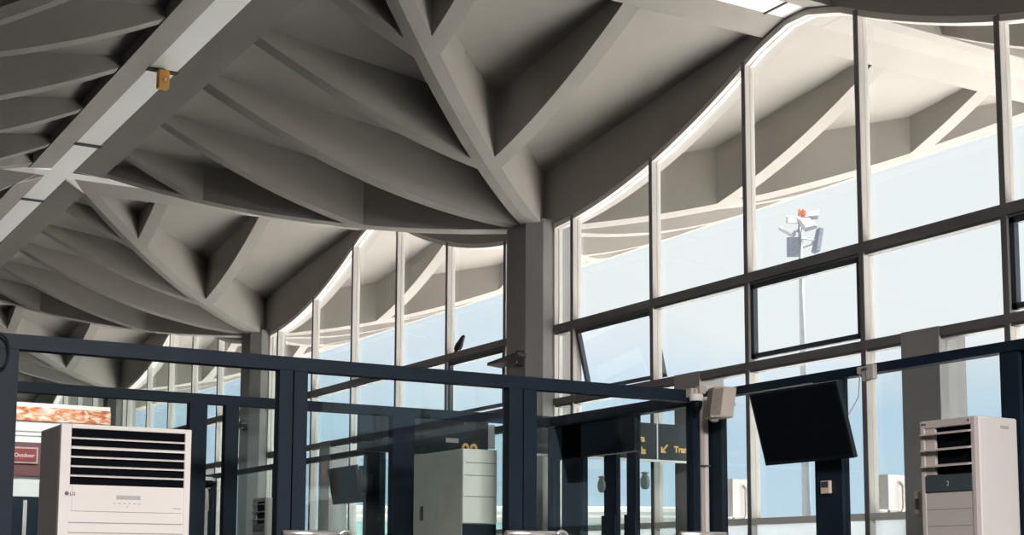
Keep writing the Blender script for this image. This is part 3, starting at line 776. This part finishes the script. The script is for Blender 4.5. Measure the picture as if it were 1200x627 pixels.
# ------------------------------------------------------------------ light
w = bpy.data.worlds.new('overcast_sky'); SC.world = w; w.use_nodes = True
nt = w.node_tree; nt.nodes.clear()
out = nt.nodes.new('ShaderNodeOutputWorld'); bg = nt.nodes.new('ShaderNodeBackground')
tc = nt.nodes.new('ShaderNodeTexCoord'); sep = nt.nodes.new('ShaderNodeSeparateXYZ')
nt.links.new(tc.outputs['Generated'], sep.inputs[0])
r1 = nt.nodes.new('ShaderNodeValToRGB'); cr = r1.color_ramp
cr.elements[0].position = 0.0; cr.elements[0].color = (.66, .80, .92, 1)
cr.elements[1].position = .5; cr.elements[1].color = (.66, .78, .93, 1)
e = cr.elements.new(.12); e.color = (.60, .77, .92, 1)
nt.links.new(sep.outputs['Z'], r1.inputs['Fac'])
mp = nt.nodes.new('ShaderNodeMapping'); mp.inputs['Scale'].default_value = (1.0, 1.0, 2.2); mp.inputs['Location'].default_value = (.6, .2, .1)
nz = nt.nodes.new('ShaderNodeTexNoise'); nz.inputs['Scale'].default_value = 3.2; nz.inputs['Detail'].default_value = 7; nz.inputs['Roughness'].default_value = .5
nt.links.new(tc.outputs['Generated'], mp.inputs['Vector']); nt.links.new(mp.outputs[0], nz.inputs['Vector'])
# more cloud higher up
mr = nt.nodes.new('ShaderNodeMapRange'); mr.inputs['From Min'].default_value = .05; mr.inputs['From Max'].default_value = .22
mr.inputs['To Min'].default_value = -.26; mr.inputs['To Max'].default_value = .27
nt.links.new(sep.outputs['Z'], mr.inputs['Value'])
ad = nt.nodes.new('ShaderNodeMath'); ad.operation = 'ADD'; nt.links.new(nz.outputs['Fac'], ad.inputs[0]); nt.links.new(mr.outputs[0], ad.inputs[1])
r2 = nt.nodes.new('ShaderNodeValToRGB'); r2.color_ramp.elements[0].position = .40; r2.color_ramp.elements[1].position = .66
nt.links.new(ad.outputs[0], r2.inputs['Fac'])
mx = nt.nodes.new('ShaderNodeMix'); mx.data_type = 'RGBA'
nt.links.new(r2.outputs['Color'], mx.inputs[0]); nt.links.new(r1.outputs['Color'], mx.inputs[6]); mx.inputs[7].default_value = (.90, .92, .93, 1)
nt.links.new(mx.outputs[2], bg.inputs['Color']); bg.inputs['Strength'].default_value = .86
nt.links.new(bg.outputs[0], out.inputs[0])

sl = bpy.data.lights.new('sun', 'SUN'); sl.energy = 20.5; sl.angle = math.radians(6); sl.color = (1, .985, .96)
al = bpy.data.lights.new('hall_fill', 'AREA'); al.shape = 'RECTANGLE'; al.size = .9; al.size_y = 3.0; al.energy = 290; al.color = (1, .95, .9); al.spread = math.radians(75)  # added fill light behind the camera, no fitting
ao = bpy.data.objects.new('hall_fill', al); COL.objects.link(ao); ao.location = (16.6, -7.5, 5.2); ao.rotation_euler = (0, math.radians(60), math.radians(-14))
kl = bpy.data.lights.new('kiosk_fill', 'AREA'); kl.shape = 'RECTANGLE'; kl.size = .5; kl.size_y = 2.2; kl.energy = 38; kl.color = (1, .96, .92); kl.spread = math.radians(100)  # added fill to brighten the kiosk front, no fitting
ko = bpy.data.objects.new('kiosk_fill', kl); COL.objects.link(ko); ko.location = (-3.6, -4.5, 4.4); ko.rotation_euler = (0, math.radians(50), 0)
so = bpy.data.objects.new('sun', sl); COL.objects.link(so); so.rotation_euler = (math.radians(-28), 0, math.radians(-4))

# ------------------------------------------------------------------ camera
F_PX, PY = 1667.574, 476.942
yaw, pit, rol = math.radians(30.5972), math.radians(6.491), math.radians(.2163)
Fv = Vector((-math.cos(yaw)*math.cos(pit), math.sin(yaw)*math.cos(pit), math.sin(pit)))
Rv = Vector((math.sin(yaw), math.cos(yaw), 0)); Uv = Rv.cross(Fv)
R2 = Rv*math.cos(rol)+Uv*math.sin(rol); U2 = -Rv*math.sin(rol)+Uv*math.cos(rol)
cam = bpy.data.cameras.new('camera'); cam.sensor_fit = 'HORIZONTAL'; cam.sensor_width = 36; cam.lens = F_PX/1200*36
cam.shift_y = (PY-313.5)/1200; cam.clip_end = 1000; cam.clip_start = .05
co = bpy.data.objects.new('camera', cam); COL.objects.link(co)
mt = Matrix(((R2.x, U2.x, -Fv.x), (R2.y, U2.y, -Fv.y), (R2.z, U2.z, -Fv.z))).to_4x4()
mt.translation = (13.9434, -8.5743, 1.1); co.matrix_world = mt
SC.camera = co
SC.cycles.max_bounces = 10; SC.cycles.diffuse_bounces = 5; SC.cycles.transparent_max_bounces = 32
SC.cycles.sample_clamp_indirect = 6
SC.view_settings.view_transform = 'Standard'; SC.view_settings.look = 'None'
SC.view_settings.exposure = 0.34; SC.view_settings.gamma = 1.0; SC.view_settings.use_curve_mapping = False
